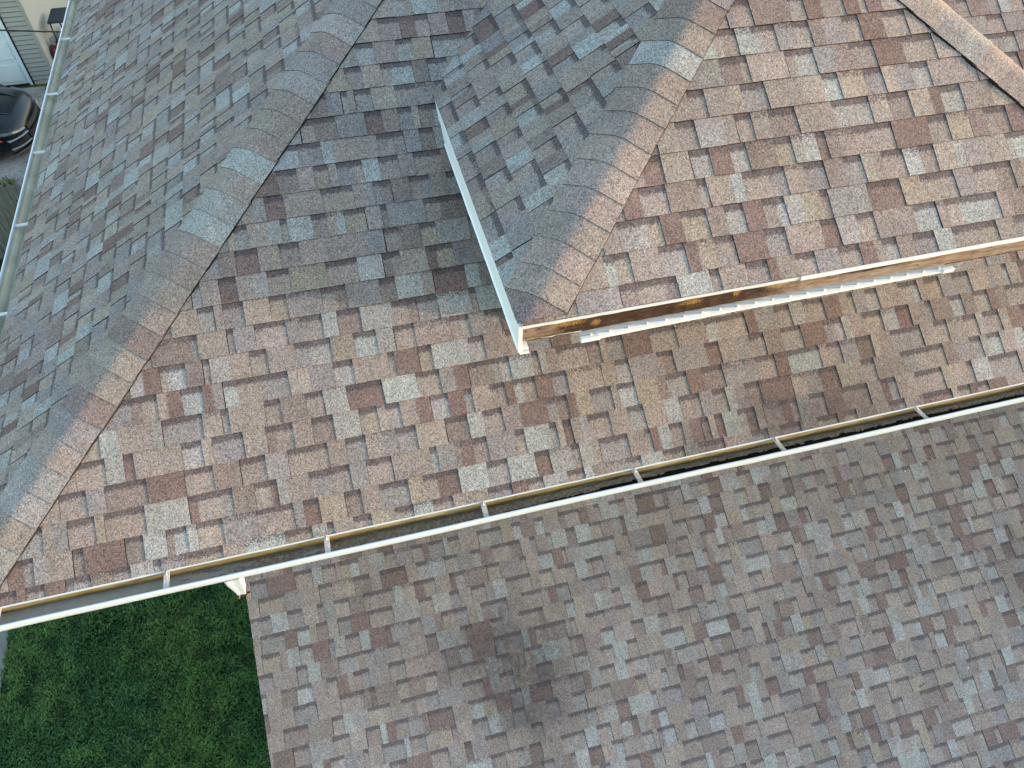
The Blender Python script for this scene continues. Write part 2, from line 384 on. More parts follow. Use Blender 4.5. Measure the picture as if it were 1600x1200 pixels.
def hip_caps(name, parent, p0, d, na, nb, length, seed, width=.172, mat=M_SH, label=None, start=-.14, trims=()):
    """p0 crest start (low end), d direction up the hip, na/nb: in-plane directions down each side (unit, perpendicular to d)"""
    rnd = random.Random(seed); p0, d, na, nb = Vector(p0), Vector(d).normalized(), Vector(na).normalized(), Vector(nb).normalized()
    up = -(na+nb).normalized()
    bm = bmesh.new(); cl = bm.loops.layers.float_color.new('tint'); bl = bm.loops.layers.float.new('band')
    prof = [-1, -.8, -.6, -.42, -.28, -.16, -.06, .06, .16, .28, .42, .6, .8, 1]
    prev = None; k = 0; t = start
    while t < length:
        e = .143 + rnd.uniform(-.004, .004); L_ = e + .03
        c = rnd.choices([PAL[0][0], PAL[1][0], PAL[2][0], PAL[6][0], PAL[4][0], PAL[5][0]], (30, 30, 14, 20, 7, 4))[0]; c = jit(rnd, c, .05); wj = width + rnd.uniform(-.002, .002); sh = rnd.uniform(-.002, .002); tw = rnd.uniform(-.004, .004)
        two = False; c2 = jit(rnd, pick(rnd, prev)) if two else c
        rows = [(0.0, .0140), (.35, .0128), (1.0, .0096)]
        grid = []
        for f, h in rows:
            r_ = []
            for v in prof:
                x = v*wj + sh; q = abs(x); dirv = nb if x > 0 else na
                rr = .06
                # rounded crest: blend the two slopes with a small arc
                drop_ = q if q > rr else (q*q/(2*rr) + rr/2)
                base = p0 + d*(t + f*L_ + tw*v + (rnd.uniform(-.001,.001) if f == 0 else 0))
                side = dirv - up*dirv.dot(up)
                pos = base + side*q + up*(dirv.dot(up))*drop_ + up*(h + .0078)
                r_.append(bm.verts.new(pos))
            grid.append(r_)
        for i in range(len(rows)-1):
            for j in range(len(prof)-1):
                f = bm.faces.new((grid[i][j], grid[i][j+1], grid[i+1][j+1], grid[i+1][j])); f.smooth = True
                cc = c if prof[j] < 0 or not two else c2
                for lp in f.loops: lp[cl] = cc + (1,); lp[bl] = 0
        # skirts: lower edge and both sides
        low = [bm.verts.new(v.co - up*.0078) for v in grid[0]]
        top_ = [bm.verts.new(v.co) for v in grid[0]]
        for j in range(len(prof)-1):
            f = bm.faces.new((low[j], low[j+1], top_[j+1], top_[j])); f.material_index = 1
        for jj in (0, -1):
            col = [bm.verts.new(g_[jj].co) for g_ in grid]; lo = [bm.verts.new(v.co - up*.016) for v in col]
            for i in range(len(col)-1):
                f = bm.faces.new((lo[i], lo[i+1], col[i+1], col[i])); f.material_index = 1
        t += e; k += 1
    for f in bm.faces:
        f.normal_update()
        if f.material_index == 0 and f.normal.dot(up) < 0: f.normal_flip()
    for pt_, nn in trims:
        bmesh.ops.bisect_plane(bm, geom=bm.verts[:]+bm.edges[:]+bm.faces[:], plane_co=Vector(pt_), plane_no=Vector(nn), clear_outer=True, dist=1e-6)
    ob = obj(name, bm, [mat, M_EDGE], parent)
    if label: ob['label'] = label
    return ob

house = empty('house', (1.0, 1.0, G))
tag(house, 'two storey house under brown blended asphalt shingle hip roofs with white gutters', 'house')
CA, CC, CL = 1/math.hypot(1, PA), 1/math.hypot(1, PC), 1/math.hypot(1, PL)
HL = Vector((1, 1, PA)).normalized()
XR, YR = 14.0, 5.6                    # right end of the main roof, its ridge line
def perp(nd, d):                       # in-plane direction perpendicular to hip d, from plane downslope vector nd
    v = Vector(nd) - Vector(d).normalized()*Vector(nd).dot(Vector(d).normalized()); return v.normalized()
# main front slope (A)
slope('roof_slope', house, (0,0,0), (1,0,0), (0,CA,CA*PA), -.02, XR, YR/CA, [((.028,0,0), (-1,1,0)), ((XR,0,0), (1,1,0))], 11, s_off=EXP*.60,
      ov=.009, label='wide main front slope above the long debris filled gutter')
# main left slope (B), facing -x
slope('roof_slope', house, (0,2*YR,0), (0,-1,0), (CA,0,CA*PA), -.02, 2*YR+.02, YR/CA, [((-.0,.028,0), (1,-1,0)), ((0,2*YR,0), (1,1,0))], 12, s_off=EXP*.3,
      label='shaded left slope running down to the narrow left gutter')
# back slope, plain but shingled coarsely by the same function
slope('roof_slope', house, (XR,2*YR,0), (-1,0,0), (0,-CA,CA*PA), 0, XR, YR/CA, [((0,2*YR,0), (-1,-1,0)), ((XR,2*YR,0), (1,-1,0))], 13, label='rear slope of the main roof')
# upper roof: front (C), left (D), right (E)
HX = (XE-XD)/2; RZ = ZC + PC*HX; YB = RZ/PA + .1
XM = (XD+XE)/2
slope('roof_slope', house, (XD,YC,ZC), (1,0,0), (0,CC,CC*PC), 0, XE-XD, HX/CC, [((XD+.028,YC,ZC), (-1,1,0)), ((XE-.028,YC,ZC), (1,1,0))], 21, s_off=.003+EXP*.35,
      ov=.016, label='sunlit front slope of the small upper roof')
# D and E: clipped against the main slope (valley)
vn = Vector((0, PA, -1))              # below the main front slope is removed
slope('roof_slope', house, (XD,YB,ZC), (0,-1,0), (CC,0,CC*PC), 0, YB-YC, HX/CC, [((XD,YC+.028,ZC), (1,-1,0)), ((0,0,-.012), vn)], 22, s_off=EXP*.35, label='shaded left slope of the small upper roof')
slope('roof_slope', house, (XE,YC,ZC), (0,1,0), (-CC,0,CC*PC), 0, YB-YC, HX/CC, [((XE,YC+.028,ZC), (-1,-1,0)), ((0,0,-.012), vn)], 23, s_off=EXP*.35, label='far right slope of the small upper roof')
# low roof (L)
YL0, YL1 = 1.0, -2.05
Lo = Vector((XL, YL1, ZL+PL*YL1))
slope('roof_slope', house, Lo, (1,0,0), (0,CL,CL*PL), 0, 12.5-XL, (YL0-YL1)/CL, [], 31, mat=M_SHL, s_off=EXP*.2, label='low shaded roof slope beneath the long gutter with dark soot stains')
# hips
dA, dB = (0,-1,-PA), (-1,0,-PA)
h = Vector((1,1,PA)); hip_caps('hip_cap', house, (0,0,0), h, perp(dB,h), perp(dA,h), 7.4, 41, trims=[((0,-.006,0),(0,-1,0)),((-.006,0,0),(-1,0,0))], label='long left hip of curved cap shingles')
h = Vector((1,1,PC)); hip_caps('hip_cap', house, (XD,YC,ZC), h, perp((-1,0,-PC),h), perp((0,-1,-PC),h), math.sqrt(2*HX*HX+(PC*HX)**2), 42, trims=[((0,YC-.007,0),(0,-1,0)),((XD-.007,0,0),(-1,0,0))], label='cap shingles on the left hip of the upper roof')
h = Vector((-1,1,PC)); hip_caps('hip_cap', house, (XE,YC,ZC), h, perp((0,-1,-PC),h), perp((1,0,-PC),h), math.sqrt(2*HX*HX+(PC*HX)**2), 43, trims=[((0,YC-.007,0),(0,-1,0)),((XE+.007,0,0),(1,0,0))], label='cap shingles on the right hip of the upper roof')
h = Vector((0,1,0)); hip_caps('ridge_cap', house, (XM,YC+HX,RZ), h, (-1,0,-PC), (1,0,-PC), YB-YC-HX, 44)
h = Vector((1,0,0)); hip_caps('ridge_cap', house, (YR,YR,PA*YR), h, (0,1,-PA), (0,-1,-PA), XR-2*YR, 45)

# ------------------------------------------------------------------ drip edges, fascias, soffits, walls
def strip(name, mat, prof, a0, a1, axis='x', nseg=1, wob=0.0, seed=0, label=None, par=house):
    bm = bmesh.new(); extrude_profile(bm, prof, a0, a1, axis, True, nseg, wob, seed)
    bmesh.ops.recalc_face_normals(bm, faces=bm.faces[:]); ob = obj(name, bm, mat, par)
    if label: ob['label'] = label
    return ob
# main front eave: drip edge just under the shingles
strip('drip_edge', M_LIP, [(-.0105,-.0145),(-.007,-.0085),(.03,.012),(.03,.009),(-.004,-.014),(-.0095,-.020)], -.02, XR, nseg=60, wob=.0012, seed=3)
strip('drip_edge', M_LIP, [(-.0105,-.0145),(-.007,-.0085),(.03,.012),(.03,.009),(-.004,-.014),(-.0095,-.020)], -.02, 2*YR, 'y', nseg=40, wob=.001, seed=4)
strip('fascia_board', M_WHITE, [(.001,-.012),(.02,.0),(.02,-.17),(.001,-.17)], 0, XR)
strip('fascia_board', M_WHITE, [(.001,-.012),(.02,.0),(.02,-.17),(.001,-.17)], .02, 2*YR, 'y')
strip('fascia_board', M_WHITE, [(2*YR-.02,0),(2*YR,-.012),(2*YR,-.17),(2*YR-.02,-.17)], 0, XR)
bm = bmesh.new(); box(bm, (.021,.021,-.165), (XR,1.0,-.15)); box(bm, (.021,1.001,-.165), (1.0,2*YR-.021,-.15)); obj('soffit', bm, M_SOF, house)
# house walls with lap siding
def lap_wall(name, p0, p1, z0, z1, mat, out, parent, ex=.105, par_label=None):
    """clapboard wall from p0 to p1 (plan), 'out' = outward unit normal"""
    bm = bmesh.new(); p0, p1, out = Vector((*p0,0)), Vector((*p1,0)), Vector((*out,0))
    z = z0
    while z < z1 - 1e-4:
        zt = min(z+ex, z1)
        lo, hi = .024, .004
        a = [p0+out*lo+Vector((0,0,z)), p1+out*lo+Vector((0,0,z)), p1+out*hi+Vector((0,0,zt)), p0+out*hi+Vector((0,0,zt))]
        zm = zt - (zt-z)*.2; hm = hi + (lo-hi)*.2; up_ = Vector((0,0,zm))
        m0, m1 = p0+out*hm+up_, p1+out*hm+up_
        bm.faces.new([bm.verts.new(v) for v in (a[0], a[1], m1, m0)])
        bm.faces.new([bm.verts.new(v) for v in (m0, m1, a[2], a[3])]).material_index = 1  # top of the course painted dark as lap shadow
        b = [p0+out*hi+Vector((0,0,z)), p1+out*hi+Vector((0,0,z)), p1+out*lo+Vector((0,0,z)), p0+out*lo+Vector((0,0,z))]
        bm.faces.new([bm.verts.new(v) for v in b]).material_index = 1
        z = zt
    a = [p0, p1]
    bm.faces.new([bm.verts.new(v) for v in (p0+Vector((0,0,z0)), p1+Vector((0,0,z0)), p1+Vector((0,0,z1)), p0+Vector((0,0,z1)))])
    bmesh.ops.recalc_face_normals(bm, faces=bm.faces[:])
    o_ = obj(name, bm, [mat, M_LAPSHADE], parent)
    if par_label: o_['label'] = par_label
    return o_
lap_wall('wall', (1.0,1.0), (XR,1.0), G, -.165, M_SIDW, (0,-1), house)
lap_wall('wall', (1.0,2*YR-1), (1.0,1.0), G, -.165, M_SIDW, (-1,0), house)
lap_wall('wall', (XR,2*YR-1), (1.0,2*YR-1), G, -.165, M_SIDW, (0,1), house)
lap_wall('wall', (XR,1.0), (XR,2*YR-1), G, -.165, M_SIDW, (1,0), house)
bm = bmesh.new()   # gable triangle filling the right end
vs = [bm.verts.new(v) for v in ((XR+.02,0,-.17),(XR+.02,2*YR,-.17),(XR+.02,YR,PA*YR-.02))]; bm.faces.new(vs); 
# upper storey walls
WX0, WX1, WY = XD+.25, XE-.25, .82
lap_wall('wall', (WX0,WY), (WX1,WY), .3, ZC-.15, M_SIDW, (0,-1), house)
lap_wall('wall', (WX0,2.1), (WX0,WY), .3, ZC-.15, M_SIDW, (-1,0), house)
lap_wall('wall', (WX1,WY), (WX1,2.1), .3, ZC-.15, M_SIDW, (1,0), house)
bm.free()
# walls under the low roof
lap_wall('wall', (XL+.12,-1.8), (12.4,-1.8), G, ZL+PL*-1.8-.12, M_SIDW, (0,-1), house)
bm = bmesh.new()
vs = [bm.verts.new(v) for v in ((XL+.12,-1.8,G),(XL+.12,1.0,G),(XL+.12,1.0,ZL+PL*1.0-.05),(XL+.12,-1.8,ZL+PL*-1.8-.05))]; bm.faces.new(vs)
obj('wall', bm, M_SIDW, house); bm = bmesh.new()
vs = [bm.verts.new(v) for v in ((12.4,-1.8,G),(12.4,1.0,G),(12.4,1.0,ZL+PL*1.0-.05),(12.4,-1.8,ZL+PL*-1.8-.05))]; bm.faces.new(vs)
obj('wall', bm, M_SIDW, house)
bm = bmesh.new()  # rake board at the left edge of the low roof
q0, q1 = Vector((XL+.012, YL1, Lo.z)), Vector((XL+.012, YL0, ZL+PL*YL0))
for dx in (0,):
    a = [q0+Vector((0,0,-.012)), q1+Vector((0,0,-.012)), q1+Vector((0,0,-.15)), q0+Vector((0,0,-.15))]
    vs = [bm.verts.new(v) for v in a] + [bm.verts.new(v+Vector((.02,0,0))) for v in a]
    for f in ((0,1,2,3),(4,7,6,5),(0,4,5,1),(1,5,6,2),(2,6,7,3),(3,7,4,0)): bm.faces.new([vs[i] for i in f])
obj('rake_board', bm, M_WHITE, house)
strip('fascia_board', M_WHITE, [(YL1+.001,Lo.z-.012),(YL1+.02,Lo.z-.004),(YL1+.02,Lo.z-.15),(YL1+.001,Lo.z-.15)], XL+.034, 12.4)

# upper roof, left eave: folded white fascia with bottom return; far end tapers into the roof
bm = bmesh.new()
yv = ZC/PA
prof = [(XD+.002,ZC-.008),(XD-.004,ZC-.010),(XD-.004,ZC-.085),(XD+.001,ZC-.089),(XD+.001,ZC-.162),(XD-.005,ZC-.167),(XD+.05,ZC-.170),(XD+.05,ZC-.168),(XD+.012,ZC-.166),(XD+.012,ZC-.008)]
rg = extrude_profile(bm, prof, YC-.006, yv+.02, 'y', True, 22, .0009, 9)
bmesh.ops.recalc_face_normals(bm, faces=bm.faces[:])
obj('fascia_cover', bm, M_FASC, house)['label'] = 'white metal fascia wrapped along the shaded left eave of the upper roof'
# end tab of the wrap, folded round the corner
bm = bmesh.new()
box(bm, (XD-.003,YC-.012,ZC-.178), (XD+.016,YC-.0075,ZC-.012), .0012)
box(bm, (XD+.004,YC-.02,ZC-.186), (XD+.05,YC+.02,ZC-.180), .001)
obj('corner_tab', bm, M_WHITE, house)
# upper roof, front eave: white drip edge in two lapped lengths over a bare board
bm = bmesh.new()
extrude_profile(bm, [(YC-.014,ZC-.0135),(YC+.02,ZC+.005),(YC+.02,ZC+.002),(YC-.008,ZC-.018),(YC-.010,ZC-.030),(YC-.013,ZC-.030)], XD+.012, 4.36, 'x', True, 26, .0014, 5)
bmesh.ops.recalc_face_normals(bm, faces=bm.faces[:]); obj('drip_edge', bm, M_LIP, house)
bm = bmesh.new()
extrude_profile(bm, [(YC-.019,ZC-.0125),(YC+.02,ZC+.0075),(YC+.02,ZC+.0055),(YC-.0145,ZC-.017),(YC-.0165,ZC-.031),(YC-.021,ZC-.031)], 4.335, XE+.01, 'x', True, 26, .0014, 6)
bmesh.ops.recalc_face_normals(bm, faces=bm.faces[:]); obj('drip_edge', bm, M_LIP, house)
bm = bmesh.new(); NB = 120
rg = []
R2 = random.Random(4)
for i in range(NB+1):
    x = XD+.017 + (XE-XD-.02)*i/NB; bow = .004*math.sin(x*3.1)
    rough = R2.uniform(-.0012,.0012)
    rg.append([bm.verts.new((x, y, z)) for y, z in ((YC-.006+bow*.3,ZC-.02),(YC-.005+rough,ZC-.07),(YC-.006+rough,ZC-.113+bow*.4),(YC+.02,ZC-.113+bow*.4),(YC+.02,ZC-.02))])
for i in range(NB):
    for k in range(4): bm.faces.new((rg[i][k], rg[i+1][k], rg[i+1][k+1], rg[i][k+1]))
bm.faces.new(rg[0]); bm.faces.new(rg[-1])
# nail holes
for x, z in ((3.0,-.052),(3.001,-.094),(3.06,-.046),(4.0,-.06),(4.5,-.05),(5.0,-.085),(5.4,-.05)):
    vs = [bm.verts.new((x+.005*math.cos(a), YC-.0088, ZC+z+.004*math.sin(a))) for a in [k*math.pi/4 for k in range(8)]]; bm.faces.new(vs).material_index = 1
bm.faces.new([bm.verts.new(v) for v in ((3.765,YC-.0078,ZC-.03),(3.769,YC-.0078,ZC-.03),(3.767,YC-.0078,ZC-.119),(3.763,YC-.0078,ZC-.119))]).material_index = 1
bmesh.ops.recalc_face_normals(bm, faces=bm.faces[:]); obj('fascia_board', bm, [M_WOOD, M_DARK], house)['label'] = 'bare weathered board with brown rot and yellow lichen'
# soffit behind it and the leftover channel strip with its small nubs
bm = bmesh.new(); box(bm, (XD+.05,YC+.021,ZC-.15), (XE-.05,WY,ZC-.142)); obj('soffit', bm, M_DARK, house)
bm = bmesh.new()
extrude_profile(bm, [(YC+.006,ZC-.122),(YC+.0075,ZC-.122),(YC+.0075,ZC-.129),(YC+.006,ZC-.129)], 3.08, 3.27, 'x', True, 8, .002, 8)
xs0, xs1 = 3.262, 5.19
def zst(x): return ZC - .158 + (x-xs0)/(xs1-xs0)*.018 + .006*math.sin((x-xs0)*2.2)*(1 if x < 4.2 else .4)
N_ = 60; rg = []
for i in range(N_+1):
    x = xs0 + (xs1-xs0)*i/N_; z = zst(x); hgt = .017 if x < 3.9 else .013
    rg.append([bm.verts.new((x, y, zz)) for y, zz in ((YC-.030,z-hgt*.5),(YC-.030,z+hgt*.25),(YC-.012,z+hgt*.5),(YC+.03,z+hgt*.5),(YC+.03,z+hgt*.5-.003),(YC-.01,z+hgt*.42),(YC-.028,z-hgt*.5))])
for i in range(N_):
    for k in range(7): bm.faces.new((rg[i][k], rg[i+1][k], rg[i+1][(k+1)%7], rg[i][(k+1)%7]))
bm.faces.new(rg[0]); bm.faces.new(rg[-1])
x = xs0 + .05
while x < xs1:
    z = zst(x); box(bm, (x-.004,YC-.018,z+.006), (x+.004,YC-.008,z+.019), .001); x += .0915
box(bm, (xs0-.004,YC-.034,zst(xs0)-.012), (xs0+.09,YC-.01,zst(xs0)+.012), .003)
box(bm, (xs1-.035,YC-.036,zst(xs1)-.010), (xs1+.03,YC-.01,zst(xs1)+.012), .003)
bmesh.ops.recalc_face_normals(bm, faces=bm.faces[:]); obj('soffit_channel', bm, M_WHITE, house)['label'] = 'loose white channel strip hanging below the bare board'

# ------------------------------------------------------------------ gutters (K profile)
def kprof(s=1):   # (a, z), a measured outwards (negative)
    return [(-.001*s,-.014),(-.001*s,-.092),(-.082*s,-.092),(-.090*s,-.078),(-.104*s,-.060),(-.116*s,-.048),(-.121*s,-.034),(-.121*s,-.010),(-.112*s,-.006),(-.110*s,-.010)]
def kshell(): 
    inner = kprof(); outer = []
    for a, z in ((-.1095,-.0125),(-.112,-.0005),(-.118,.0012),(-.124,-.001),(-.1255,-.012),(-.1235,-.014),(-.124,-.034),(-.119,-.052),(-.106,-.064),(-.093,-.082),(-.084,-.095),(-.001,-.095)): outer.append((a, z))
    return inner, outer
def gutter(name, axis, a0, a1, minner, label, nseg=60, seed=1):
    inn, outr = kshell(); bm = bmesh.new(); R_ = random.Random(seed)
    full = inn + outr; ni = len(inn); rg = []
    for i in range(nseg+1):
        t = a0 + (a1-a0)*i/nseg; wv = .0012*math.sin(t*2.3) + R_.uniform(-.0006,.0006)
        rg.append([bm.verts.new((t, a+wv*(abs(a)/.12), z+wv) if axis == 'x' else (a+wv*(abs(a)/.12), t, z+wv)) for a, z in full])
    for i in range(nseg):
        for k in range(len(full)):
            f = bm.faces.new((rg[i][k], rg[i+1][k], rg[i+1][(k+1) % len(full)], rg[i][(k+1) % len(full)]))
            f.material_index = 0 if k < ni-3 else 1
    bm.faces.new(rg[0]).material_index = 1; bm.faces.new(rg[-1]).material_index = 1
    bmesh.ops.recalc_face_normals(bm, faces=bm.faces[:])
    g_ = obj(name, bm, [minner, M_LIP], house); g_['label'] = label
    return g_
ga = gutter('gutter', 'x', -.13, XR, M_GUT, 'long front gutter choked with black debris towards the right', 110, 2)
gb = gutter('gutter', 'y', -.02, 2*YR, M_GUT2, 'clean pale gutter along the left eave', 60, 3)
n = NT('stained_apron', .55, .3)
M_APR = n.out(n.mix(n.ramp(n.noise(16, 6, .7, vec=n.mapv((.6,3,3))), [(.42,0.0),(.62,.75)]), n.ramp(n.noise(5, 5, .6, vec=n.mapv((.5,6,6))), [(.3,(.19,.135,.04)),(.5,(.28,.205,.075)),(.72,(.37,.30,.16))]), (.12,.09,.035)))
bm = bmesh.new(); NA = 260; rg = []; R6 = random.Random(12)
for i in range(NA+1):
    x = -.02 + (XR+.02)*i/NA; wv = .0025*mn_.noise(Vector((x*2.1, 0, 3))) + R6.uniform(-.0004,.0004); low_ = .004*mn_.noise(Vector((x*1.3, 5, 0)))
    rg.append([bm.verts.new((x, y, z)) for y, z in ((-.0035,-.0085),(-.0085,-.0215+wv),(-.014-wv,-.036),(-.021-wv+low_,-.056+low_),(-.019-wv+low_,-.0565+low_),(-.010,-.040),(-.004,-.022))])
for i in range(NA):
    for k in range(6): bm.faces.new((rg[i][k], rg[i+1][k], rg[i+1][k+1], rg[i][k+1])).smooth = k < 3
bmesh.ops.recalc_face_normals(bm, faces=bm.faces[:]); obj('gutter_apron', bm, M_APR, house)['label'] = 'yellow stained metal apron tucked into the back of the long gutter'
def hanger(axis, t, par, seed, tilt=0.0, first=[None]):
    bm = bmesh.new(); wd = .029
    # ribbed aluminium strap from the back wall to the front lip
    pr = [(-.001,-.010),(-.012,-.014),(-.03,-.0165),(-.06,-.017),(-.09,-.0165),(-.107,-.013),(-.118,-.006),(-.118,-.009),(-.106,-.017),(-.09,-.0195),(-.06,-.020),(-.03,-.0195),(-.012,-.017),(-.001,-.013)]
    if axis == 'x': pr = [(min(a, -.008) if i_ in (0,1,12,13) else a, z) for i_, (a, z) in enumerate(pr)]
    extrude_profile(bm, pr, t-wd/2, t+wd/2, axis, True)
    for off in (-.007, .007):
        extrude_profile(bm, [(-.012,-.0135),(-.10,-.0145),(-.10,-.0125),(-.055,-.0105),(-.012,-.0115)], t+off-.002, t+off+.002, axis, True)
    if axis == 'x': tube(bm, [(t,-.001,-.011),(t,-.035,-.012)], .004, 8)
    else: tube(bm, [(-.001,t,-.011),(-.035,t,-.012)], .004, 8)
    bmesh.ops.recalc_face_normals(bm, faces=bm.faces[:])
    o_ = obj('gutter_hanger', bm, M_STEEL if axis == 'x' else M_WHITE, par)
    if tilt:
        c = Vector((t,-.06,-.015)); o_.matrix_basis = Matrix.Translation(c) @ Matrix.Rotation(tilt, 4, 'Z') @ Matrix.Translation(-c)
    return o_
for i, t in enumerate((.262, 1.072, 1.897, 2.765, 3.672, 4.575, 5.545, 6.45, 7.36, 8.27, 9.2, 10.1, 11.0, 12.0, 13.0)):
    hanger('x', t, ga, i, (0,0,0,0,.10,.17,.20,.1,.1,0,0,0,0,0,0)[i])
for i, t in enumerate((.4,1.3,2.21,3.19,4.17,5.12,6.2,7.2,8.2,9.2,10.2)): hanger('y', t, gb, i)
# downspout stub below the front gutter
bm = bmesh.new(); rings = []
for z, w0, w1, x0 in ((-.096,.040,.036,1.378),(-.15,.040,.036,1.380),(-.20,.034,.033,1.381),(-.26,.026,.028,1.380),(-.30,.022,.026,1.378)):
    rings.append([bm.verts.new((x0+sx*w0, -.062+sy*w1, z)) for sx, sy in ((-1,-1),(-.8,-1.05),(0,-1),(.8,-1.05),(1,-1),(1,1),(0,1),(-1,1))])
for i in range(len(rings)-1):
    for k in range(8): bm.faces.new((rings[i][k], rings[i+1][k], rings[i+1][(k+1)%8], rings[i][(k+1)%8]))
bmesh.ops.recalc_face_normals(bm, faces=bm.faces[:])
obj('downspout', bm, paint('downspout_paint', (.46,.50,.54), .45), ga)['label'] = 'short tapered white downspout stub with an open end'
# clump of brown leaf litter in its mouth
bm = bmesh.new(); R3 = random.Random(5)
for i in range(70):
    c = Vector((1.380+R3.gauss(0,.014), -.072+R3.gauss(0,.012), -.312+R3.gauss(0,.012)))
    M = Matrix.Translation(c) @ Euler((R3.uniform(0,6),R3.uniform(0,6),R3.uniform(0,6))).to_matrix().to_4x4()
    l_ = R3.uniform(.006,.016); vs = [bm.verts.new(M @ Vector(v)) for v in ((-l_,0,0),(0,l_*.5,.002),(l_,0,0),(0,-l_*.5,.003))]; bm.faces.new(vs)
tag(obj('leaf_litter', bm, M_LIT), 'clump of brown leaf litter stuck in the mouth of the short white downspout', 'debris', kind='stuff')

# debris bed in the front gutter: dry crumb against the back, black rotting muck along the front
from mathutils import noise as mn
bm = bmesh.new(); NX, NY = 900, 14; grid = []
x0, x1 = .9, XR-.05
for i in range(NX+1):
    x = x0 + (x1-x0)*(i/NX); row = []
    amt = max(0.0, min(1.0, (x-1.0)/2.6))
    for j in range(NY+1):
        f = j/NY; y = -.006 - f*.104          # back to front
        nz = mn.fractal(Vector((x*9, y*40, 1.0)), 1.0, 2.0, 5)
        n2 = mn.fractal(Vector((x*45, y*90, 4.0)), 1.0, 2.0, 3)
        z = -.097 + amt*.014 + nz*.010*amt + n2*.003*amt 
        z += max(0, f-.45)*.032*amt - (1-amt)*.004
        if f > .72: z = max(z, -.0935 + (f-.72)*.10*amt)
        z = max(z, -.0898 + max(0, -.080-y)*1.32)
        row.append(bm.verts.new((x, y, max(-.0900, min(z, -.022)))))
    grid.append(row)
for i in range(NX):
    x = x0 + (x1-x0)*(i/NX)
    for j in range(NY):
        if x < 2.3 and mn.fractal(Vector((x*7, j*.35, 8.0)), 1.0, 2.0, 4) > (x-1.35)*1.1 - .1: continue
        fr = j/NY; edge = .80 - .50*max(0, min(1, (x-1.2)/2.6)) + .13*mn.fractal(Vector((x*14, 3.3, j*.2)), 1.0, 2.0, 4)
        f = bm.faces.new((grid[i][j], grid[i+1][j], grid[i+1][j+1], grid[i][j+1])); f.material_index = 0 if fr > edge else 1; f.smooth = True
bmesh.ops.recalc_face_normals(bm, faces=bm.faces[:])
tag(obj('gutter_debris', bm, [M_DEB, M_DEB2]), 'black and brown rotting debris lying in the long front gutter', 'debris', kind='stuff')

# small loose things on the roofs
def roofL(x, y, h=.012): return Vector((x, y, ZL+PL*y+h/CL))
def bit(name, p, r, mat, label, cat, stretch=(1,.6,.4), rz=0.0, seed=0, group=None):
    bm = bmesh.new(); bmesh.ops.create_icosphere(bm, subdivisions=2, radius=r); R_ = random.Random(seed)
    for v in bm.verts: v.co = Vector((v.co.x*stretch[0], v.co.y*stretch[1], v.co.z*stretch[2]))*(1+R_.uniform(-.2,.2))
    bmesh.ops.transform(bm, matrix=Matrix.Translation(p) @ Matrix.Rotation(rz,4,'Z'), verts=bm.verts[:])
    return tag(obj(name, bm, mat, smooth=True), label, cat, group)
def twig(p, L_, rz, label, curve=.2):
    bm = bmesh.new(); pts = []
    for i in range(9):
        t = i/8-.5; v = Vector((t*L_, curve*L_*(t*t), .004)); v.rotate(Euler((math.atan(PL)*0,0,rz))); v.z += PL*v.y; pts.append(p+v)
    tube(bm, pts, [.0025]*4+[.002]*3+[.0012]*2, 6); return tag(obj('twig', bm, M_BARK), label, 'twig')

bit('dry_leaf', roofL(7.17,.63), .011, M_BEIGE, 'tiny dry orange leaf lying near the top of the low roof at the right', 'leaf', (1,.7,.25), .5, 3)
bit('chip', roofL(6.86,.58), .007, M_CREAM, 'tiny pale chip lying on the low roof just left of the dry leaf', 'chip', (1,.8,.5), 1.1, 4)
bit('chip', roofL(6.83,-.99), .007, M_CREAM, 'tiny pale chip lying far down the low roof near the right side', 'chip', (1,.8,.5), .3, 5)
twig(roofL(6.36,-1.02,.014), .07, .3, 'short dark curved twig lying far down the low roof')
# ------------------------------------------------------------------ ground
def sheet(name, pts, z, mat, kind='structure', sub=0):
    bm = bmesh.new(); bm.faces.new([bm.verts.new((x, y, z)) for x, y in pts]); o_ = obj(name, bm, mat); o_['kind'] = kind
    if bm is None: pass
    return o_
sheet('ground', [(-120,-120),(120,-120),(120,120),(-120,120)], G-.02, M_GND)
sheet('lawn', [(-2.7,-8),(14,-8),(14,9.3),(-2.4,9.3)], G-.012, M_LAWN)
# concrete path with a ragged edge
R4 = random.Random(8)
edge = [(-2.62+R4.uniform(-.03,.03)+.02*math.sin(y*1.7), y) for y in [-8+i*.12 for i in range(int(17.2/.12))]]
sheet('path', [(-3.7,-8)] + edge + [(-3.7,edge[-1][1])], G+.012, M_CONC)
sheet('driveway', [(-16,10.4),(-3.2,10.3),(-1.2,10.5),(.6,10.8),(.6,15.9),(-1.8,16.35),(-16,16.5)], G-.004, M_DRV)
